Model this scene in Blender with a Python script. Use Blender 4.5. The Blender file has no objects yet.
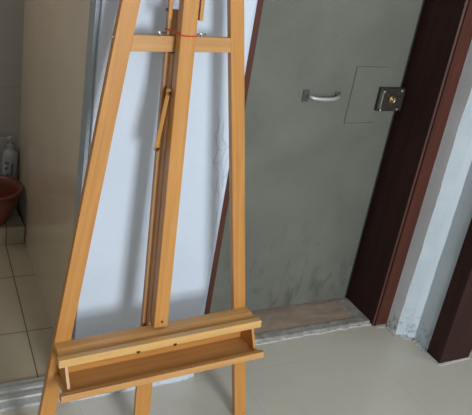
import bpy, bmesh, math, random
from mathutils import Vector, Matrix, Euler

random.seed(7)
S = bpy.context.scene
C = S.collection
PI = math.pi

# ------------------------------------------------------------------ camera
cam_data = bpy.data.cameras.new('camera')
cam = bpy.data.objects.new('camera', cam_data)
C.objects.link(cam)
cam_data.sensor_fit = 'HORIZONTAL'
cam_data.sensor_width = 36.0
cam_data.lens = 36.0 * 750.0 / 472.0
cam_data.clip_start = 0.05


def pix_dir(x, y):
    return Vector((x - 236.0, -(y - 207.5), -750.0)).normalized()


up_c = -pix_dir(-40, 1750)                 # vertical vanishing point
x_c = pix_dir(1665, 98)                    # vanishing point of the wall direction
x_c = (x_c - up_c * x_c.dot(up_c)).normalized()
y_c = up_c.cross(x_c)
rot = Matrix((x_c, y_c, up_c))             # camera -> world
cam.matrix_world = Matrix.Translation((0, 0, 1.75)) @ rot.to_4x4()
S.camera = cam

# ------------------------------------------------------------------ view
S.view_settings.view_transform = 'Standard'
S.view_settings.look = 'None'
S.view_settings.gamma = 1.0
S.view_settings.use_curve_mapping = False
S.view_settings.exposure = 0.05

# ------------------------------------------------------------------ world
W = bpy.data.worlds.new('world')
S.world = W
W.use_nodes = True
bg = W.node_tree.nodes['Background']
bg.inputs[0].default_value = (0.62, 0.75, 0.95, 1)
bg.inputs[1].default_value = 1.0


# ------------------------------------------------------------------ daylight through the windows, plus an added bathroom fill
def area(name, loc, target, sx, sy, power, col):
    l = bpy.data.lights.new(name, 'AREA')
    l.shape = 'RECTANGLE'
    l.size = sx
    l.size_y = sy
    l.energy = power
    l.color = col
    o = bpy.data.objects.new(name, l)
    C.objects.link(o)
    o.location = loc
    o.rotation_euler = (Vector(target) - Vector(loc)).to_track_quat('-Z', 'Y').to_euler()
    return o


area('window_daylight', (1.03, -2.93, 1.85), (1.0, 1.9, 0.9), 1.05, 1.25, 150, (0.90, 0.955, 1.0))
area('side_window_daylight', (3.28, 0.2, 1.65), (1.2, 1.0, 0.8), 1.2, 1.1, 9, (0.88, 0.95, 1.0))


area('bathroom_fill_light', (-0.44, 2.75, 1.75), (0.6, 2.55, 0.8), 0.5, 0.5, 5.5, (1.0, 0.93, 0.82))  # added lamp to brighten the bathroom; no window is built there


# ------------------------------------------------------------------ materials
class NT:
    def __init__(s, name, rough=0.6, spec=0.5):
        s.m = bpy.data.materials.new(name)
        s.m.use_nodes = True
        s.t = s.m.node_tree
        s.b = s.t.nodes['Principled BSDF']
        s.b.inputs['Roughness'].default_value = rough
        s.b.inputs['Specular IOR Level'].default_value = spec
        s._c = None

    def n(s, typ, **kw):
        nd = s.t.nodes.new(typ)
        for k, v in kw.items():
            setattr(nd, k, v)
        return nd

    def link(s, a, b):
        s.t.links.new(a, b)

    def coord(s):
        if s._c is None:
            s._c = s.n('ShaderNodeTexCoord').outputs['Object']
        return s._c

    def mapping(s, scale, rot=(0, 0, 0), loc=(0, 0, 0)):
        m = s.n('ShaderNodeMapping')
        m.inputs['Scale'].default_value = scale
        m.inputs['Rotation'].default_value = rot
        m.inputs['Location'].default_value = loc
        s.link(s.coord(), m.inputs[0])
        return m.outputs[0]

    def noise(s, scale, vec=None, detail=4, rough=0.55, dist=0.0):
        n = s.n('ShaderNodeTexNoise')
        n.inputs['Scale'].default_value = scale
        n.inputs['Detail'].default_value = detail
        n.inputs['Roughness'].default_value = rough
        n.inputs['Distortion'].default_value = dist
        s.link(vec if vec is not None else s.coord(), n.inputs['Vector'])
        return n.outputs['Fac']

    def ramp(s, fac, stops):
        r = s.n('ShaderNodeValToRGB')
        e = r.color_ramp.elements
        while len(e) < len(stops):
            e.new(0.5)
        for i, (p, c) in enumerate(stops):
            e[i].position = p
            e[i].color = (c[0], c[1], c[2], 1) if not isinstance(c, (int, float)) else (c, c, c, 1)
        s.link(fac, r.inputs[0])
        return r.outputs[0]

    def mix(s, fac, a, b, mode='MIX'):
        m = s.n('ShaderNodeMix', data_type='RGBA', blend_type=mode)
        for sock, v in ((m.inputs[0], fac), (m.inputs[6], a), (m.inputs[7], b)):
            if isinstance(v, (int, float)):
                sock.default_value = v
            elif isinstance(v, tuple):
                sock.default_value = (v[0], v[1], v[2], 1)
            else:
                s.link(v, sock)
        return m.outputs[2]

    def math(s, op, a, b=None, clamp=False):
        m = s.n('ShaderNodeMath', operation=op, use_clamp=clamp)
        for i, v in enumerate((a, b)):
            if v is None:
                continue
            if isinstance(v, (int, float)):
                m.inputs[i].default_value = v
            else:
                s.link(v, m.inputs[i])
        return m.outputs[0]

    def xyz(s):
        x = s.n('ShaderNodeSeparateXYZ')
        s.link(s.coord(), x.inputs[0])
        return x.outputs

    def color(s, c):
        if isinstance(c, tuple):
            s.b.inputs['Base Color'].default_value = (c[0], c[1], c[2], 1)
        else:
            s.link(c, s.b.inputs['Base Color'])
        return s

    def bump(s, h, strength=0.3, dist=0.002):
        b = s.n('ShaderNodeBump')
        b.inputs['Strength'].default_value = strength
        b.inputs['Distance'].default_value = dist
        s.link(h, b.inputs['Height'])
        s.link(b.outputs[0], s.b.inputs['Normal'])
        return s


def band(t, v, c, w):
    """1 inside |v-c|<w, soft"""
    d = t.math('ABSOLUTE', t.math('SUBTRACT', v, c))
    return t.math('SUBTRACT', 1.0, t.math('DIVIDE', d, w), clamp=True)


def wood_mat(name, axis, dark, mid, light, rough=0.38):
    t = NT(name, rough, 0.45)
    sc = [34, 34, 34]
    sc[axis] = 1.6
    v = t.mapping(tuple(sc))
    n1 = t.noise(1.0, v, 5, 0.6, 1.2)
    sc2 = [120, 120, 120]
    sc2[axis] = 4
    n2 = t.noise(1.0, t.mapping(tuple(sc2)), 3, 0.6, 0.3)
    n3 = t.noise(5.0, None, 2)
    col = t.ramp(n1, [(0.30, dark), (0.50, mid), (0.72, light)])
    col = t.mix(0.22, col, t.ramp(n2, [(0.35, dark), (0.65, light)]))
    col = t.mix(0.10, col, t.ramp(n3, [(0.35, dark), (0.65, light)]))
    t.color(col)
    t.bump(n2, 0.10, 0.001)
    return t.m


WD = (0.405, 0.168, 0.036), (0.505, 0.226, 0.052), (0.575, 0.285, 0.080)
wood_x = wood_mat('beech_wood_along_x', 0, *WD)
wood_z = wood_mat('beech_wood_along_z', 2, *WD)
WT = (0.42, 0.198, 0.060), (0.515, 0.262, 0.085), (0.59, 0.322, 0.118)
wood_tray = wood_mat('beech_wood_tray', 0, *WT)
wood_lip = wood_mat('beech_wood_lip', 0, (0.52, 0.285, 0.090), (0.61, 0.35, 0.120), (0.67, 0.41, 0.16))
wood_rail = wood_mat('beech_wood_rail', 2, (0.36, 0.17, 0.065), (0.45, 0.23, 0.09), (0.52, 0.29, 0.13))
WP = (0.56, 0.33, 0.19), (0.66, 0.42, 0.26), (0.72, 0.48, 0.32)
wood_pale = wood_mat('beech_wood_pale', 2, *WP)
groove_m = NT('groove_shadow_wood', 0.7).color((0.10, 0.035, 0.015)).m

t = NT('mahogany_paint', 0.6, 0.25)
n = t.noise(1.0, t.mapping((30, 30, 2.0)), 5, 0.6, 0.8)
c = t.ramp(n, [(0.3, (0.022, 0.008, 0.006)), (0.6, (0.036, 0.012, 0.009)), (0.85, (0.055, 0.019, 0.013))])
z = t.xyz()[2]
chips = t.ramp(t.noise(55, None, 3, 0.7), [(0.68, 0.0), (0.72, 1.0)])
low = t.math('SUBTRACT', 1.0, t.math('DIVIDE', z, 0.22), clamp=True)
c = t.mix(t.math('MULTIPLY', t.math('MULTIPLY', chips, low), 0.6), c, (0.32, 0.30, 0.27))
t.color(c)
mahogany = t.m
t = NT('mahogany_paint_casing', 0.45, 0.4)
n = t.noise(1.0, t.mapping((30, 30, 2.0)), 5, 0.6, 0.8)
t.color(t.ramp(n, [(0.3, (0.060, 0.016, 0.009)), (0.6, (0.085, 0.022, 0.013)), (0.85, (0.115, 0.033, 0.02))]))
casing_m = t.m

# white plaster, with cracked paint near the door opening and scuffs by the floor
t = NT('white_plaster', 0.85, 0.2)
xs = t.xyz()
n = t.noise(3.0, None, 3)
base = t.ramp(n, [(0.3, (0.56, 0.63, 0.725)), (0.7, (0.62, 0.685, 0.775))])
edge = t.math('MULTIPLY', t.math('SUBTRACT', xs[0], 1.028), 40.0, clamp=True)
edge2 = t.math('MULTIPLY', edge, t.ramp(t.math('ABSOLUTE', t.math('SUBTRACT', xs[2], 0.83)), [(0.12, 1.0), (0.34, 0.0)]))
v = t.n('ShaderNodeTexVoronoi', feature='DISTANCE_TO_EDGE')
v.inputs['Scale'].default_value = 22
dm = t.n('ShaderNodeMixRGB')
mp = t.mapping((1, 1, 0.33))
nz = t.n('ShaderNodeTexNoise')
nz.inputs['Scale'].default_value = 25
t.link(mp, nz.inputs['Vector'])
va = t.n('ShaderNodeVectorMath', operation='MULTIPLY_ADD')
t.link(nz.outputs['Color'], va.inputs[0])
va.inputs[1].default_value = (0.05, 0.05, 0.05)
t.link(mp, va.inputs[2])
t.link(va.outputs[0], v.inputs['Vector'])
crack = t.ramp(v.outputs['Distance'], [(0.0, 1.0), (0.045, 0.0)])
cm = t.math('MULTIPLY', crack, edge2)
base = t.mix(t.math('MULTIPLY', cm, 0.28), base, (0.36, 0.37, 0.40))
lowz = t.math('SUBTRACT', 1.0, t.math('DIVIDE', xs[2], 0.07), clamp=True)
grime = t.math('MULTIPLY', lowz, t.ramp(t.noise(38, None, 4, 0.7), [(0.48, 0.0), (0.62, 1.0)]))
base = t.mix(t.math('MULTIPLY', grime, 0.6), base, (0.26, 0.26, 0.26))
sp = t.ramp(t.noise(60, None, 2, 0.5), [(0.73, 0.0), (0.76, 1.0)])
base = t.mix(t.math('MULTIPLY', sp, 0.25), base, (0.4, 0.42, 0.46))
t.color(base)
hh = t.mix(0.5, t.noise(9, None, 5, 0.6), cm)
t.bump(hh, 0.5, 0.006)
plaster = t.m

t = NT('rough_grey_render', 0.9, 0.15)
n = t.noise(14, t.mapping((1, 1, 0.25)), 5, 0.65)
n2 = t.noise(45, None, 4, 0.7)
c = t.ramp(n, [(0.3, (0.74, 0.75, 0.78)), (0.7, (0.82, 0.83, 0.86))])
z = t.xyz()[2]
lowz = t.math('SUBTRACT', 1.0, t.math('DIVIDE', z, 0.10), clamp=True)
c = t.mix(t.math('MULTIPLY', lowz, t.ramp(n2, [(0.5, 0.0), (0.6, 0.8)])), c, (0.12, 0.12, 0.12))
t.color(c)
t.bump(n2, 0.5, 0.004)
render_grey = t.m

t = NT('pale_blue_paint', 0.8, 0.2)
n = t.noise(10, t.mapping((1, 1, 0.3)), 4, 0.6)
n2 = t.noise(42, None, 4, 0.7)
c = t.ramp(n, [(0.3, (0.50, 0.56, 0.60)), (0.7, (0.56, 0.62, 0.66))])
z = t.xyz()[2]
lowz = t.math('SUBTRACT', 1.0, t.math('DIVIDE', z, 0.16), clamp=True)
c = t.mix(t.math('MULTIPLY', lowz, t.ramp(n2, [(0.52, 0.0), (0.60, 0.7)])), c, (0.16, 0.17, 0.18))
t.color(c)
t.bump(n, 0.4, 0.004)
paint_blue = t.m


def tile_mat(name, base_a, base_b, grout, xj, yj, size, rough, gw, shear=0.0, axes=(0, 1)):
    t = NT(name, rough, 0.5)
    xs = t.xyz()
    n = t.noise(2.2, None, 4, 0.6)
    n2 = t.noise(60, None, 2, 0.5)
    c = t.ramp(n, [(0.3, base_a), (0.7, base_b)])
    c = t.mix(0.12, c, t.ramp(n2, [(0.3, base_a), (0.7, base_b)]))
    m = None
    for ax, j in zip(axes, (xj, yj)):
        src = xs[ax]
        if shear and ax == 0:
            src = t.math('SUBTRACT', src, t.math('MULTIPLY', t.math('SUBTRACT', xs[1], 2.31), shear))
        f = t.math('FRACT', t.math('ADD', t.math('DIVIDE', t.math('SUBTRACT', src, j), size), 100.5))
        d = t.math('MULTIPLY', t.math('ABSOLUTE', t.math('SUBTRACT', f, 0.5)), size)
        g = t.math('LESS_THAN', d, gw)
        m = g if m is None else t.math('MAXIMUM', m, g)
    c = t.mix(m, c, grout)
    t.color(c)
    return t.m


floor_m = tile_mat('beige_floor_tiles', (0.51, 0.475, 0.395), (0.57, 0.53, 0.445), (0.43, 0.40, 0.335), 1.852, 1.875, 0.6, 0.28, 0.0009)
bath_floor_m = tile_mat('bathroom_floor_tiles', (0.40, 0.35, 0.25), (0.47, 0.41, 0.30), (0.12, 0.09, 0.06), 0.580, 2.31, 0.38, 0.35, 0.0022, shear=0.08)
bath_wall_m = tile_mat('bathroom_wall_tiles', (0.55, 0.46, 0.34), (0.61, 0.51, 0.38), (0.5, 0.42, 0.31), 2.36, -0.2, 0.9, 0.10, 0.001, axes=(1, 2))
bath_far_m = tile_mat('bathroom_grey_tiles', (0.32, 0.30, 0.29), (0.37, 0.35, 0.33), (0.22, 0.2, 0.19), 0.2, 0.05, 0.6, 0.25, 0.001, axes=(0, 2))

# grey green steel door with scuffs and rust specks
t = NT('grey_green_door_paint', 0.42, 0.4)
xs = t.xyz()
n = t.noise(3.2, None, 5, 0.6, 0.5)
c = t.ramp(n, [(0.3, (0.125, 0.128, 0.104)), (0.7, (0.165, 0.168, 0.138))])
sm = t.noise(16, t.mapping((1.0, 1, 0.35), (0, 0.5, 0)), 5, 0.7, 0.6)
smask = t.ramp(sm, [(0.50, 0.0), (0.64, 1.0)])
lowz = t.math('SUBTRACT', 1.0, t.math('DIVIDE', xs[2], 0.55), clamp=True)
c = t.mix(t.math('MULTIPLY', t.math('MULTIPLY', smask, lowz), 0.75), c, (0.075, 0.078, 0.068))
sp = t.ramp(t.noise(70, None, 2, 0.5), [(0.71, 0.0), (0.74, 1.0)])
c = t.mix(t.math('MULTIPLY', sp, 0.5), c, (0.09, 0.08, 0.06))
c = t.mix(t.math('MULTIPLY', t.ramp(t.noise(24, None, 5, 0.75), [(0.62, 0.0), (0.75, 1.0)]), 0.25), c, (0.26, 0.25, 0.21))
t.color(c)
door_m = t.m

t = NT('worn_sill', 0.8, 0.2)
n = t.noise(7, t.mapping((0.6, 2, 1)), 6, 0.7, 1.0)
n2 = t.noise(40, None, 5, 0.75)
c = t.ramp(n, [(0.3, (0.25, 0.175, 0.125)), (0.55, (0.36, 0.27, 0.20)), (0.75, (0.46, 0.37, 0.29))])
c = t.mix(t.ramp(n2, [(0.5, 0.0), (0.7, 0.5)]), c, (0.40, 0.38, 0.35))
t.color(c)
t.bump(n2, 0.5, 0.003)
sill_m = t.m
t = NT('worn_sill_border', 0.8, 0.2)
n2 = t.noise(30, None, 5, 0.75)
t.color(t.ramp(n2, [(0.35, (0.20, 0.18, 0.155)), (0.6, (0.36, 0.34, 0.31)), (0.75, (0.50, 0.49, 0.46))]))
t.bump(n2, 0.6, 0.003)
sill_border_m = t.m
t = NT('cement_residue', 0.9, 0.1)
t.color(t.ramp(t.noise(60, None, 5, 0.7), [(0.35, (0.36, 0.35, 0.33)), (0.7, (0.66, 0.66, 0.64))]))
cement_m = t.m

t = NT('old_lock_metal', 0.45, 0.5)
t.b.inputs['Metallic'].default_value = 0.6
t.color(t.ramp(t.noise(90, None, 5, 0.75), [(0.35, (0.03, 0.024, 0.02)), (0.55, (0.08, 0.065, 0.055)), (0.75, (0.20, 0.17, 0.15))]))
lock_m = t.m


def metal(name, col, rough=0.35, met=1.0):
    t = NT(name, rough)
    t.b.inputs['Metallic'].default_value = met
    t.color(t.ramp(t.noise(80, None, 3), [(0.3, tuple(k * 0.82 for k in col)), (0.7, col)]))
    return t.m


chrome = metal('worn_chrome', (0.60, 0.63, 0.62), 0.3)
handle_m = metal('dull_handle_metal', (0.50, 0.53, 0.50), 0.45, 0.55)
brass = metal('brass', (0.52, 0.36, 0.20), 0.35)
alu = metal('grey_aluminium', (0.33, 0.365, 0.39), 0.5, 0.1)
alu_sill = metal('pale_aluminium_track', (0.56, 0.57, 0.56), 0.4, 0.15)
dark_metal = metal('dark_screw', (0.08, 0.06, 0.05), 0.5, 0.6)


def plain(name, col, rough=0.5, var=0.1):
    t = NT(name, rough)
    t.color(t.ramp(t.noise(20, None, 3), [(0.3, tuple(k * (1 - var) for k in col)), (0.7, col)]))
    return t.m


red_string = plain('red_string', (0.62, 0.03, 0.02), 0.7)
terracotta = plain('red_brown_plastic', (0.165, 0.042, 0.028), 0.35)
bottle_white = plain('white_plastic', (0.34, 0.35, 0.35), 0.35)
label_dark = plain('dark_label_print', (0.05, 0.06, 0.10), 0.5)
black_gap = plain('black_gap_shade', (0.012, 0.012, 0.012), 0.8)
ceil_m = plain('white_ceiling_paint', (0.72, 0.73, 0.74), 0.9, 0.03)
room_m = plain('grey_room_paint', (0.34, 0.34, 0.34), 0.9, 0.04)
hole_m = plain('hole_shade', (0.05, 0.02, 0.01), 0.9)


# ------------------------------------------------------------------ mesh helpers
def add_box(bm, x0, x1, y0, y1, z0, z1):
    vs = [bm.verts.new(p) for p in ((x0, y0, z0), (x1, y0, z0), (x1, y1, z0), (x0, y1, z0),
                                    (x0, y0, z1), (x1, y0, z1), (x1, y1, z1), (x0, y1, z1))]
    for f in ((0, 3, 2, 1), (4, 5, 6, 7), (0, 1, 5, 4), (1, 2, 6, 5), (2, 3, 7, 6), (3, 0, 4, 7)):
        bm.faces.new([vs[i] for i in f])
    return vs


def add_prism(bm, pts, fn, a, b):
    """pts 2D outline; fn(p, t) -> 3D; extruded from a to b"""
    A = [bm.verts.new(fn(p, a)) for p in pts]
    B = [bm.verts.new(fn(p, b)) for p in pts]
    k = len(pts)
    bm.faces.new(A)
    bm.faces.new(B[::-1])
    for i in range(k):
        j = (i + 1) % k
        bm.faces.new((A[i], B[i], B[j], A[j]))


def add_lathe(bm, prof, seg=32, loc=(0, 0, 0), cap=True):
    rings = []
    for r, z in prof:
        rings.append([bm.verts.new((loc[0] + r * math.cos(2 * PI * i / seg), loc[1] + r * math.sin(2 * PI * i / seg), loc[2] + z)) for i in range(seg)])
    for a, b in zip(rings, rings[1:]):
        for i in range(seg):
            j = (i + 1) % seg
            bm.faces.new((a[i], a[j], b[j], b[i]))
    if cap:
        bm.faces.new(rings[0][::-1])
        bm.faces.new(rings[-1])


def add_tube(bm, path, r, seg=10):
    path = [Vector(p) for p in path]
    rings = []
    up = Vector((0, 0, 1))
    for i, p in enumerate(path):
        d = (path[min(i + 1, len(path) - 1)] - path[max(i - 1, 0)]).normalized()
        a = d.cross(up)
        if a.length < 1e-3:
            a = d.cross(Vector((1, 0, 0)))
        a.normalize()
        b = d.cross(a).normalized()
        rr = r[i] if isinstance(r, (list, tuple)) else r
        rings.append([bm.verts.new(p + a * rr * math.cos(2 * PI * k / seg) + b * rr * math.sin(2 * PI * k / seg)) for k in range(seg)])
    for A, B in zip(rings, rings[1:]):
        for i in range(seg):
            j = (i + 1) % seg
            bm.faces.new((A[i], A[j], B[j], B[i]))
    bm.faces.new(rings[0][::-1])
    bm.faces.new(rings[-1])


def obj(name, bm, mat, parent=None, loc=None, rot=None, bevel=0.0, smooth=False):
    bmesh.ops.recalc_face_normals(bm, faces=bm.faces[:])
    me = bpy.data.meshes.new(name)
    bm.to_mesh(me)
    bm.free()
    for m in (mat if isinstance(mat, (list, tuple)) else [mat]):
        me.materials.append(m)
    if smooth:
        for p in me.polygons:
            p.use_smooth = True
    o = bpy.data.objects.new(name, me)
    C.objects.link(o)
    if parent:
        o.parent = parent
    if loc:
        o.location = loc
    if rot:
        o.rotation_euler = rot
    if bevel:
        b = o.modifiers.new('bevel', 'BEVEL')
        b.width = bevel
        b.segments = 2
        b.limit_method = 'ANGLE'
    return o


def box(name, x0, x1, y0, y1, z0, z1, mat, parent=None, bevel=0.0, loc=None, rot=None):
    bm = bmesh.new()
    add_box(bm, x0, x1, y0, y1, z0, z1)
    return obj(name, bm, mat, parent, loc, rot, bevel)


def struct(o, label=None):
    o['kind'] = 'structure'
    if label:
        o['label'] = label
    return o


def thing(o, label, cat, group=None):
    o['label'] = label
    o['category'] = cat
    if group:
        o['group'] = group
    return o


def vert(p, zz):
    return (p[0], p[1], zz)


# ------------------------------------------------------------------ room shell
XL, XR, YB, YW, YF, YD, HT = -1.4, 3.4, -3.0, 1.89, 1.995, 2.198, 2.6

struct(box('floor', XL - 0.1, XR + 0.1, YB - 0.1, 1.93, -0.06, 0, floor_m), 'pale beige tiled floor with thin joints')
# the floor runs on under the door opening
bm = bmesh.new()
add_box(bm, 0.735, XR + 0.1, 1.93, 2.3, -0.06, 0)
fx = obj('floor_by_door', bm, floor_m)
struct(fx, 'pale beige tiled floor in front of the door step')
fx.name = 'floor_alcove'

struct(box('ceiling', XL - 0.1, XR + 0.1, YB - 0.1, 3.4, HT, HT + 0.08, ceil_m), 'white ceiling')


def wall_with_edge():
    """white wall between the bathroom opening and the door; its right edge is uneven plaster"""
    bm = bmesh.new()
    rnd = random.Random(3)
    zs = [i * HT / 150 for i in range(151)]
    F, K = [], []
    for zz in zs:
        xr = 1.070 + 0.0025 * math.sin(zz * 23) + rnd.uniform(-0.0016, 0.0016)
        if zz > 1.1:
            xr += 0.010 * min(1, (zz - 1.1) / 0.25)
        if 0.78 < zz < 0.95:
            xr += 0.007 * math.sin((zz - 0.78) / 0.17 * PI)
        if zz < 0.07:
            xr -= 0.022 * (1 - zz / 0.07) + rnd.uniform(0, 0.004)
        xr -= 0.002
        xl = 0.6292 + rnd.uniform(-0.0004, 0.0004)
        F.append([bm.verts.new((xl, YW, zz)), bm.verts.new((xr, YW, zz)), bm.verts.new((1.089, YW + 0.012, zz)),
                  bm.verts.new((1.089, 2.27, zz)), bm.verts.new((0.735, 2.27, zz)), bm.verts.new((0.735, 1.955, zz)), bm.verts.new((xl, 1.955, zz))])
    for a, b in zip(F, F[1:]):
        for i in range(7):
            j = (i + 1) % 7
            bm.faces.new((a[i], a[j], b[j], b[i]))
    bm.faces.new(F[0][::-1])
    bm.faces.new(F[-1])
    return bm


struct(obj('wall_center', wall_with_edge(), plaster), 'white plastered wall with cracked paint at its right edge')

# curled paint edges along the cracks
wc = bpy.data.objects['wall_center']
crack_m = plain('old_paint_edge', (0.50, 0.54, 0.60), 0.9)
for line in ([(1.01, 1.03), (1.024, 0.992), (1.017, 0.948), (1.034, 0.906), (1.024, 0.863), (1.05, 0.821), (1.05, 0.778), (1.064, 0.737)],
             [(1.038, 0.997), (1.041, 0.947), (1.059, 0.905), (1.05, 0.856), (1.069, 0.809), (1.07, 0.761)],
             [(1.027, 0.906), (1.055, 0.899)],
             [(1.024, 0.863), (1.055, 0.85)]):
    bm = bmesh.new()
    rc = random.Random(9)
    path = []
    for (xa, za), (xb, zb) in zip(line, line[1:]):
        for q in range(4):
            a = q / 4
            path.append((xa + (xb - xa) * a + rc.uniform(-0.0022, 0.0022), YW - 0.0002, za + (zb - za) * a))
    add_tube(bm, path, [0.0003 + 0.0008 * abs(math.sin(i * 0.9)) for i in range(len(path))], 6)
    obj('paint_crack', bm, crack_m, wc, smooth=True)

# wall left of the bathroom opening and above it
bm = bmesh.new()
add_box(bm, XL, -0.30, YW, 1.985, 0, HT)
add_box(bm, -0.30, 0.629, YW, 1.985, 2.1, HT)
struct(obj('wall_left', bm, room_m))
# wall above the door
bm = bmesh.new()
add_box(bm, 1.089, 2.05, 2.0, 2.27, 2.12, HT)
struct(obj('wall_above_door', bm, room_m)).name = 'wall_top'
# right of the door: stepped plaster return
def loft(pts_at, n):
    bm = bmesh.new()
    R = [[bm.verts.new((x, y, i * HT / n)) for x, y in pts_at(i)] for i in range(n + 1)]
    k = len(R[0])
    for a, b in zip(R, R[1:]):
        for i in range(k):
            j = (i + 1) % k
            bm.faces.new((a[i], a[j], b[j], b[i]))
    bm.faces.new(R[0][::-1])
    bm.faces.new(R[-1])
    return bm


rj = random.Random(5)
JIT = []
v = 0.0
for i in range(111):
    v = v * 0.8 + rj.uniform(-0.0026, 0.0026)
    JIT.append(v)
struct(obj('wall_right', loft(lambda i: [(2.052, 1.996), (2.046 + JIT[i] * 0.4, 1.927 + JIT[i]), (2.06, 1.916 + JIT[i]), (2.089, 2.27), (2.052, 2.27)], 110), render_grey),
       'grey rendered strip of wall beside the door casing')
struct(obj('wall_corner', loft(lambda i: [(2.0465 + JIT[i] * 0.4, 1.9262 + JIT[i]), (2.085, 1.893), (2.108 + JIT[110 - i] * 0.5, 1.877), (2.104, 1.785), (2.30, 1.80), (2.30, 2.27), (2.0905, 2.27), (2.0612, 1.917 + JIT[i])], 110), paint_blue),
       'pale blue painted wall corner between the two dark frames')
# wall beyond the second frame, closing the room
bm = bmesh.new()
add_box(bm, 2.30, 3.1, 1.86, 1.90, 0, 2.1)
o = obj('door_2', bm, mahogany)
struct(o, 'dark brown door leaf at the far right edge')
bm = bmesh.new()
add_box(bm, 2.10, XR, 1.72, 1.95, 2.18, HT)
add_box(bm, 3.19, XR, 1.72, 1.95, 0, 2.18)
struct(obj('wall_far_right', bm, room_m)).name = 'wall_east'
# second door frame
bm = bmesh.new()
add_box(bm, 2.098, 2.262, 1.704, 1.784, 0, 2.17)
add_box(bm, 3.02, 3.18, 1.704, 1.784, 0, 2.17)
add_box(bm, 2.262, 3.02, 1.704, 1.784, 2.08, 2.17)
add_box(bm, 2.262, 2.30, 1.73, 1.86, 0, 2.08)
struct(obj('trim_5', bm, mahogany, bevel=0.003), 'dark mahogany door frame at the right edge')
# side and back walls with the windows daylight enters by
bm = bmesh.new()
add_box(bm, XL - 0.1, XL, YB, 1.985, 0, HT)
struct(obj('wall_west', bm, room_m))
bm = bmesh.new()
add_box(bm, XR, XR + 0.1, YB, -0.5, 0, HT)
add_box(bm, XR, XR + 0.1, 0.9, 1.95, 0, HT)
add_box(bm, XR, XR + 0.1, -0.5, 0.9, 0, 1.0)
add_box(bm, XR, XR + 0.1, -0.5, 0.9, 2.3, HT)
struct(obj('wall_window_side', bm, room_m))
bm = bmesh.new()
add_box(bm, XL, 0.45, YB - 0.1, YB, 0, HT)
add_box(bm, 1.95, XR, YB - 0.1, YB, 0, HT)
add_box(bm, 0.45, 1.95, YB - 0.1, YB, 0, 0.9)
add_box(bm, 0.45, 1.95, YB - 0.1, YB, 2.3, HT)
struct(obj('wall_back', bm, room_m))


def window(name, axis, a0, a1, z0, z1, c):
    bm = bmesh.new()
    w = 0.05
    segs = [(a0, a0 + w, z0, z1), (a1 - w, a1, z0, z1), (a0, a1, z0, z0 + w), (a0, a1, z1 - w, z1), ((a0 + a1) / 2 - 0.025, (a0 + a1) / 2 + 0.025, z0, z1)]
    for p, q, r, s in segs:
        if axis == 0:
            add_box(bm, p, q, c - 0.02, c + 0.02, r, s)
        else:
            add_box(bm, c - 0.02, c + 0.02, p, q, r, s)
    return struct(obj(name, bm, alu_sill))


window('window_1', 0, 0.45, 1.95, 0.9, 2.3, YB - 0.06)
window('window_2', 1, -0.5, 0.9, 1.0, 2.3, XR + 0.06)

# ------------------------------------------------------------------ bathroom behind the opening
box_o = box('floor_bathroom', -0.6, 0.735, 1.932, 3.4, -0.06, 0.0, bath_floor_m)
struct(box_o, 'beige tiled bathroom floor with dark joints')


def bath_x(y):
    return 0.537 + 0.060 * y


bm = bmesh.new()
add_prism(bm, [(bath_x(1.957), 1.957), (bath_x(3.2), 3.2), (0.80, 3.2), (0.733, 2.27), (0.733, 1.957)], vert, 0, HT)
struct(obj('wall_bathroom_side', bm, bath_wall_m), 'glossy beige tiled bathroom wall')
bm = bmesh.new()
add_box(bm, -0.6, 0.80, 3.2, 3.3, 0, HT)
struct(obj('wall_bathroom_back', bm, bath_far_m), 'dark grey tiled back wall of the bathroom')
bm = bmesh.new()
add_box(bm, -0.6, -0.5, 1.985, 3.2, 0, HT)
struct(obj('wall_bathroom_left', bm, bath_far_m))
bm = bmesh.new()
add_box(bm, -0.5, 0.712, 2.955, 3.2, 0.0, 0.086)
struct(obj('trim_3', bm, bath_floor_m, bevel=0.003), 'low tiled step at the back of the bathroom')
bm = bmesh.new()
add_box(bm, 0.2, 0.724, 3.146, 3.2, 0.086, 0.158)
struct(obj('trim_4', bm, bath_far_m, bevel=0.003), 'small tiled ledge in the bathroom corner')

# aluminium frame of the bathroom opening and its floor track
bm = bmesh.new()
add_box(bm, 0.616, 0.628, 1.903, 1.954, 0.021, 2.1)
struct(obj('trim_1', bm, alu, bevel=0.001), 'blue grey aluminium frame of the bathroom opening')
bm = bmesh.new()
# bathroom sliding track: stepped profile along x
prof = [(1.905, 0.0), (1.905, 0.012), (1.935, 0.014), (1.937, 0.020), (1.953, 0.020), (1.955, 0.010), (1.975, 0.010), (1.977, 0.020),
        (1.993, 0.020), (1.995, 0.012), (2.028, 0.010), (2.028, 0.0)]
add_prism(bm, prof, lambda p, tt: (tt, p[0], p[1]), -0.30, 0.6280)
o = obj('trim_2', bm, alu_sill)
struct(o, 'pale aluminium floor track at the bathroom opening')

# ------------------------------------------------------------------ door 1 with frame and step
bm = bmesh.new()
add_box(bm, 1.168, 1.958, YD, YD + 0.045, 0.022, 2.06)
door = obj('door_1', bm, door_m, bevel=0.002)
struct(door, 'worn grey green metal door with scuffed lower part')
# raised inset panel around the lock, with rusty lower edge
bm = bmesh.new()
add_box(bm, 1.729, 1.9, YD - 0.0018, YD, 0.86, 1.083)
pn = obj('lock_panel', bm, door_m, door, bevel=0.0006)
bm = bmesh.new()
add_box(bm, 1.7265, 1.7295, YD - 0.0022, YD, 0.858, 1.084)
add_box(bm, 1.7295, 1.865, YD - 0.0022, YD, 1.083, 1.0843)
add_box(bm, 1.7295, 1.868, YD - 0.0022, YD, 0.8575, 0.8605)
obj('seam', bm, plain('rusty_seam', (0.10, 0.075, 0.055), 0.8), pn)

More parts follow.
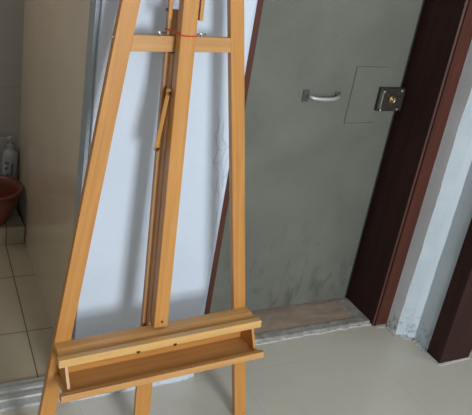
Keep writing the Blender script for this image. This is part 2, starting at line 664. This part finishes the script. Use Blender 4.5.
# pull handle
plate_m = metal('dark_plate_metal', (0.10, 0.10, 0.09), 0.5, 0.5)
hd = bpy.data.objects.new('door_handle', None)
C.objects.link(hd)
hd.parent = door
bm = bmesh.new()
add_box(bm, 1.512, 1.538, YD - 0.004, YD, 0.946, 0.992)
for zz in (0.956, 0.982):
    add_box(bm, 1.521, 1.529, YD - 0.006, YD - 0.004, zz - 0.003, zz + 0.003)
add_box(bm, 1.654, 1.680, YD - 0.003, YD, 0.956, 0.984)
obj('mounting_plate', bm, plate_m, hd, bevel=0.0008)
bm = bmesh.new()
pts = [(1.535, YD - 0.003, 0.970), (1.540, YD - 0.012, 0.968), (1.552, YD - 0.019, 0.966), (1.575, YD - 0.0235, 0.964), (1.605, YD - 0.025, 0.9635),
       (1.635, YD - 0.0235, 0.964), (1.655, YD - 0.018, 0.966), (1.666, YD - 0.011, 0.969), (1.670, YD - 0.002, 0.972)]
add_tube(bm, pts, [0.006, 0.007, 0.0075, 0.008, 0.008, 0.008, 0.0075, 0.007, 0.006], 12)
g = obj('grip', bm, handle_m, hd, smooth=True)
g['label'] = 'dull silver bow grip'

# rim lock
lk = bpy.data.objects.new('door_lock', None)
C.objects.link(lk)
lk.parent = door
bm = bmesh.new()
add_box(bm, 1.853, 1.972, YD - 0.020, YD - 0.002, 0.912, 1.006)
obj('lock_case', bm, lock_m, lk, bevel=0.003)
bm = bmesh.new()
add_box(bm, 1.858, 1.864, YD - 0.030, YD - 0.020, 0.925, 0.998)
obj('lock_bar', bm, chrome, lk, bevel=0.001)
for x, zz in ((1.862, 0.996), (1.861, 0.922), (1.955, 0.996), (1.950, 0.921)):
    bm = bmesh.new()
    add_lathe(bm, [(0.0055, 0), (0.0055, 0.003), (0.003, 0.005)], 12)
    obj('screw', bm, chrome, lk, loc=(x, YD - (0.030 if x < 1.9 else 0.020), zz), rot=(PI / 2, 0, 0), smooth=True)
bm = bmesh.new()
add_lathe(bm, [(0.0165, 0), (0.0165, 0.006), (0.014, 0.010), (0.0115, 0.010), (0.0105, 0.006), (0.0075, 0.006), (0.0070, 0.010), (0.004, 0.0115)], 24)
cy = obj('lock_cylinder', bm, brass, lk, loc=(1.912, YD - 0.020, 0.962), rot=(PI / 2, 0, 0), smooth=True)
cy['label'] = 'brass key cylinder'

# door frame: dark reveal and red brown casing with a routed groove
bm = bmesh.new()
add_prism(bm, [(1.976, YD + 0.05), (1.976, 2.004), (1.984, 2.001), (1.9855, 2.006), (1.9885, 2.006), (1.990, 2.0), (2.048, 1.996), (2.052, 2.0), (2.052, YD + 0.05)], vert, 0, 2.1)
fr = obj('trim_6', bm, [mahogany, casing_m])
# front faces of the casing take the redder, lighter material
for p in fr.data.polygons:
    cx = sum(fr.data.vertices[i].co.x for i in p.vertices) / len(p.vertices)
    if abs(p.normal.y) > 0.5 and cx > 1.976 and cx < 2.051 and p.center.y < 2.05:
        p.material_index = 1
struct(fr, 'mahogany door frame right of the grey door')
bm = bmesh.new()
add_box(bm, 1.0905, 1.165, YF, 2.05, 0, 2.1)
add_box(bm, 1.0905, 1.165, 2.05, YD + 0.05, 0, 2.1)
struct(obj('trim_7', bm, casing_m, bevel=0.002), 'red brown door casing left of the grey door')
bm = bmesh.new()
add_box(bm, 1.1705, 1.975, YF + 0.005, YD + 0.05, 2.062, 2.118)
struct(obj('trim_8', bm, mahogany))
bm = bmesh.new()
add_box(bm, 1.9585, 1.9758, YD + 0.012, YD + 0.04, 0.02, 2.06)
obj('door_gap_shade', bm, black_gap, door)  # black strip painting the shade in the gap between door and frame

# weathered door step
bm = bmesh.new()
add_box(bm, 1.171, 1.975, 2.045, YD + 0.05, 0, 0.012)
st = struct(obj('trim_9', bm, sill_m, bevel=0.002), 'weathered brown door step with a pale rim')
bm = bmesh.new()
add_box(bm, 1.171, 1.975, 2.022, 2.058, 0, 0.016)
add_box(bm, 1.915, 1.975, 2.058, YD - 0.002, 0, 0.015)
obj('rim', bm, sill_border_m, st, bevel=0.002)
bm = bmesh.new()
rnd = random.Random(11)
top, bot = [], []
N = 60
pa = []
for i in range(N + 1):
    x = 1.13 + (1.976 - 1.13) * i / N
    pa.append((x, 2.012 + rnd.uniform(-0.004, 0.005)))
outl = pa + [(1.976, 2.024), (1.13, 2.024)]
add_prism(bm, outl, vert, 0, 0.005)
obj('cement_line', bm, cement_m, st)
# small cement crumbs along the foot of the right wall
for k, (x0, y0, x1, y1) in enumerate(((1.99, 1.992, 2.045, 1.985), (2.036, 1.985, 2.036, 1.92), (2.05, 1.905, 2.10, 1.87), (2.092, 1.87, 2.09, 1.79))):
    bm = bmesh.new()
    L, Rr = [], []
    for i in range(15):
        a = i / 14
        px, py = x0 + (x1 - x0) * a, y0 + (y1 - y0) * a
        j = rnd.uniform(-0.004, 0.005)
        L.append((px - 0.004 + j * 0.7, py - 0.005 + j))
        Rr.append((px + 0.010, py + 0.012))
    add_prism(bm, L + Rr[::-1], vert, 0, 0.004)
    bm2 = obj('cement_line', bm, cement_m, st)
# and around the foot of the second frame
bm = bmesh.new()
add_prism(bm, [(2.088, 1.79), (2.090, 1.70), (2.098, 1.692), (2.17, 1.697), (2.265, 1.699), (2.265, 1.71), (2.10, 1.71), (2.10, 1.79)], vert, 0, 0.004)
obj('cement_line', bm, cement_m, st)

# ------------------------------------------------------------------ easel
TILT = math.radians(5.1)
es = bpy.data.objects.new('easel', None)
C.objects.link(es)
es.location = (0.807, 1.657, 0)
es.rotation_euler = (-TILT, 0, 0)
thing(es, 'tall orange beech wood painting easel with a storage tray, leaning by the white wall', 'easel')

LEG_TOP = 1.86


def leg_poly(x_bot, slope, w):
    h = w / 2
    return [(x_bot - h, 0.003), (x_bot + h, 0.003), (x_bot + slope * LEG_TOP + h, LEG_TOP), (x_bot + slope * LEG_TOP - h, LEG_TOP)]


# legs are built upright and tilted as objects so that the grain follows them
for side, xb, w in ((1, -0.3385, 0.0475), (-1, 0.3520, 0.0420)):
    a = math.atan(0.144)
    L = LEG_TOP / math.cos(a)
    bm = bmesh.new()
    hw = w / 2 * math.cos(a)
    dz = hw * math.tan(a)
    vs = add_box(bm, -hw, hw, 0, 0.022, 0, L)
    for v in vs:
        if v.co.z < 0.1:
            v.co.z += -v.co.x * math.tan(a) * side * -1 * -1 + 0.004
    lg = obj('leg', bm, wood_z, es, loc=(xb, 0, 0), rot=(0, a * side, 0), bevel=0.0015)
    # small bolt on the outer face
    bm = bmesh.new()
    add_lathe(bm, [(0.004, 0), (0.004, 0.003), (0.002, 0.005)], 10)
    zb = 1.285 if side == 1 else 1.27
    bo = obj('bolt', bm, chrome, lg, loc=(-hw * side, 0.012, zb), rot=(0, -side * PI / 2, 0), smooth=True)

# crossbar between the legs
bm = bmesh.new()
z0, z1 = 1.248, 1.287
fx0 = lambda zz: -0.3385 + 0.144 * zz + 0.0232
fx1 = lambda zz: 0.352 - 0.144 * zz - 0.0205
add_prism(bm, [(fx0(z0), z0 - 0.005), (fx1(z0), z0), (fx1(z1), z1), (fx0(z1), z1 - 0.002)], lambda p, tt: (p[0], tt, p[1]), 0.001, 0.0195)
cb = obj('crossbar', bm, wood_tray, es, bevel=0.0012)
cb['label'] = 'horizontal crossbar'
for xx in (-0.056, 0.062):
    bm = bmesh.new()
    add_tube(bm, [(0, 0, 0), (0, 0, 0.005)], 0.004, 10)
    add_tube(bm, [(-0.012, 0, 0.006), (0.0, 0, 0.008), (0.014, 0, 0.0065)], [0.0018, 0.0032, 0.0018], 8)
    obj('screw', bm, chrome, cb, loc=(xx, 0.009, z1 - 0.001), smooth=True)
z0b, z1b = 1.74, 1.78
bm = bmesh.new()
add_prism(bm, [(fx0(z0b), z0b), (fx1(z0b), z0b), (fx1(z1b), z1b), (fx0(z1b), z1b)], lambda p, tt: (p[0], tt, p[1]), 0.001, 0.0195)
obj('crossbar', bm, wood_tray, es, bevel=0.0012)
# lower brace behind the tray
z0c, z1c = 0.345, 0.40
bm = bmesh.new()
add_prism(bm, [(fx0(z0c), z0c), (fx1(z0c), z0c), (fx1(z1c), z1c), (fx0(z1c), z1c)], lambda p, tt: (p[0], tt, p[1]), 0.002, 0.0195)
obj('crossbar', bm, wood_x, es, bevel=0.0012)

# slotted rear rail (two strips with a groove between them)
bm = bmesh.new()
RB = 0.004
add_box(bm, -0.031, 0.021, 0.028, 0.036, 0.33, 1.35)
add_box(bm, -0.031, -0.0245, 0.020, 0.028, 0.33, 1.35)
add_box(bm, 0.0145, 0.021, 0.020, 0.028, 0.33, 1.35)
rl = obj('rear_rail', bm, wood_rail, es, bevel=0.001)
bm = bmesh.new()
add_box(bm, -0.031, 0.021, 0.0198, 0.0330, 0.004, 0.33)
obj('foot_board', bm, wood_z, rl, bevel=0.001)
# pale runner sliding in the groove, carrying the mast
bm = bmesh.new()
add_box(bm, -0.0175, 0.0080, 0.0040, 0.0270, 0.415, 1.240)
add_box(bm, -0.006, 0.0075, -0.0095, 0.0125, 0.46, 1.20)
add_box(bm, -0.0175, 0.0080, 0.0205, 0.0270, 1.240, 1.295)
obj('runner', bm, wood_pale, es, bevel=0.0008)

# mast
bm = bmesh.new()
add_box(bm, -0.0185, 0.0245, -0.040, -0.010, 0.4385, 1.93)
ms = obj('mast', bm, wood_z, es, bevel=0.0015)
bm = bmesh.new()
add_lathe(bm, [(0.0042, 0), (0.0042, 0.002), (0.0025, 0.0025)], 12)
bo = obj('bolt', bm, dark_metal, ms, loc=(0.005, -0.040, 0.457), rot=(PI / 2, 0, 0))
# red string tied round the mast
bm = bmesh.new()
x0, x1, ya, yb_ = -0.0203, 0.0262, -0.0418, 0.0
zz = 1.297
path = [(x0 - 0.018, 0.0185, zz + 0.004), (x0 - 0.009, -0.001, zz + 0.003), (x0, ya + 0.012, zz + 0.002), (x0, ya, zz - 0.001), (0.0, ya, zz - 0.003), (x1, ya, zz - 0.002),
        (x1 + 0.001, ya + 0.02, zz), (x1 + 0.001, 0.0, zz + 0.001)]
add_tube(bm, path, 0.0016, 8)
obj('string', bm, red_string, ms, smooth=True)['label'] = 'red string tied round the mast'

# side rods of the upper canvas clamp
for sx, zb in ((-0.0400, 1.331), (0.0475, 1.330)):
    bm = bmesh.new()
    x = sx
    add_box(bm, x - 0.0052, x + 0.0052, -0.012, 0.0, zb, 1.655)
    rd = obj('side_rod', bm, wood_z, es, bevel=0.001)
    bm = bmesh.new()
    add_lathe(bm, [(0.004, 0), (0.004, 0.004), (0.002, 0.006)], 10)
    obj('screw', bm, dark_metal, rd, loc=(x - 0.0052, -0.006, zb + 0.022), rot=(0, -PI / 2, 0))
# clamp block of the upper canvas holder, above the picture
bm = bmesh.new()
add_box(bm, -0.055, 0.061, -0.062, -0.0405, 1.62, 1.68)
add_box(bm, -0.055, -0.0195, -0.0405, 0.0, 1.655, 1.68)
add_box(bm, 0.0255, 0.061, -0.0405, 0.0, 1.655, 1.68)
obj('canvas_clamp', bm, wood_tray, es, bevel=0.001)
# folded stay hanging beside the rail
P0, P1 = Vector((-0.022, -0.004, 1.150)), Vector((-0.041, 0.006, 0.975))
bm = bmesh.new()
L = (P1 - P0).length
add_box(bm, -0.0078, 0.0078, -0.0055, 0.0055, -L, 0)
q = (P0 - P1).to_track_quat('Z', 'Y')
sy = obj('stay', bm, wood_z, es, loc=P0, rot=q.to_euler(), bevel=0.0015)
for zz, k in ((-0.012, 1), (-L + 0.006, 1)):
    bm = bmesh.new()
    add_tube(bm, [(0.004, -0.007, 0), (-0.008, -0.007, 0.001), (-0.015, -0.005, 0.003), (-0.021, -0.004, -0.002)], [0.002, 0.0022, 0.0026, 0.0015], 8)
    add_tube(bm, [(-0.013, -0.005, 0.006), (-0.014, -0.005, -0.004)], 0.0016, 8)
    obj('hook', bm, dark_metal if k else chrome, sy, loc=(0, 0, zz), smooth=True)

# ---- storage tray
bm = bmesh.new()
TU0, TU1 = -0.316, 0.3155
prof = [(0.0, 0.0), (0.034, 0.0), (0.069, -0.013), (0.073, -0.0135), (0.073, -0.0195), (0.0, -0.0195)]
fnx = lambda p, tt: (tt, -p[0], p[1])
add_prism(bm, prof, fnx, TU0 + 0.010, TU1 - 0.002)
tr = obj('tray', bm, wood_tray, es, loc=(0, -0.0002, 0.4270), rot=(0, -math.radians(2.6), 0), bevel=0.0012)
bm = bmesh.new()
add_prism(bm, [(0.0735, 0.002), (0.097, 0.0035), (0.097, -0.0205), (0.0735, -0.0200)], fnx, TU0, TU1)
obj('front_lip', bm, wood_lip, tr, bevel=0.001)['label'] = 'paler wooden front strip of the ledge'
bm = bmesh.new()
add_prism(bm, [(0.0, -0.103), (0.1125, -0.1030), (0.1125, -0.1128), (0.0, -0.114)], fnx, TU0 + 0.012, TU1 - 0.003)
add_prism(bm, [(0.1130, -0.0905), (0.132, -0.0885), (0.133, -0.109), (0.1130, -0.1105)], fnx, TU0 - 0.004, TU1 - 0.001)
obj('tray_bottom', bm, wood_tray, tr, bevel=0.0012)
bm = bmesh.new()
add_box(bm, TU0 + 0.0325, TU1 - 0.019, -0.010, 0.0, -0.1025, -0.0200)
obj('tray_back', bm, wood_x, tr)
for xa in (TU0 + 0.023, TU1 - 0.018):
    bm = bmesh.new()
    add_prism(bm, [(0.0, -0.0205), (0.062, -0.0212), (0.098, -0.1025), (0.0, -0.1025)], fnx, xa, xa + 0.009)
    obj('end_panel', bm, wood_z, tr, bevel=0.0008)
# dark discs painting the shade of screw recesses at the lip's lower edge
for xx in (-0.087, 0.027):
    bm = bmesh.new()
    add_lathe(bm, [(0.0058, 0), (0.0058, 0.0012), (0.004, 0.0016)], 16)
    for v in list(bm.verts):
        v.co.y = min(v.co.y, 0.0025)
    obj('recess_shade_disc', bm, hole_m, tr, loc=(xx, -0.0965, -0.0180), rot=(PI / 2, 0, 0))

# ------------------------------------------------------------------ bathroom objects
bm = bmesh.new()
prof = [(0.050, 0.0), (0.053, 0.004), (0.066, 0.030), (0.086, 0.075), (0.100, 0.130), (0.106, 0.178), (0.118, 0.182), (0.120, 0.190), (0.112, 0.193),
        (0.103, 0.188), (0.097, 0.150), (0.088, 0.100), (0.070, 0.045), (0.045, 0.012)]
add_lathe(bm, prof, 48)
ba = obj('basin', bm, terracotta, loc=(0.582, 3.018, 0.087), smooth=True)
ba.data.transform(Matrix.Diagonal((1.06, 1.06, 0.92, 1)))
thing(ba, 'deep red-brown plastic basin standing on the bathroom floor', 'basin')

bt = bpy.data.objects.new('pump_bottle', None)
C.objects.link(bt)
bt.location = (0.684, 3.171, 0.1582)
thing(bt, 'white pump bottle with dark print standing behind the red-brown basin', 'bottle')
bm = bmesh.new()
add_lathe(bm, [(0.030, 0), (0.0335, 0.004), (0.034, 0.03), (0.034, 0.180), (0.031, 0.196), (0.018, 0.208), (0.014, 0.212), (0.014, 0.222)], 32)
for v in bm.verts:
    v.co.y *= 0.82
obj('bottle_body', bm, bottle_white, bt, smooth=True)
bm = bmesh.new()
add_lathe(bm, [(0.0155, 0.215), (0.0155, 0.232), (0.006, 0.235), (0.005, 0.252), (0.013, 0.254), (0.014, 0.268), (0.010, 0.272)], 24)
add_box(bm, -0.040, 0.0, -0.006, 0.006, 0.257, 0.266)
obj('pump', bm, bottle_white, bt, smooth=False)
bm = bmesh.new()
import math as _m


def on_body(a, zz, r=0.0345):
    return Vector((r * math.sin(a), -r * 0.82 * math.cos(a), zz))


for pts in ([(-0.6, 0.150), (-0.4, 0.158), (-0.2, 0.148), (0.0, 0.156)], [(-0.5, 0.130), (-0.3, 0.122), (-0.15, 0.133)], [(0.35, 0.09), (0.45, 0.11), (0.40, 0.135), (0.5, 0.15)],
            [(-0.3, 0.10), (-0.1, 0.092), (0.1, 0.10)]):
    add_tube(bm, [on_body(a - 0.3, zz) for a, zz in pts], 0.0032, 6)
obj('printed_marks', bm, label_dark, bt)
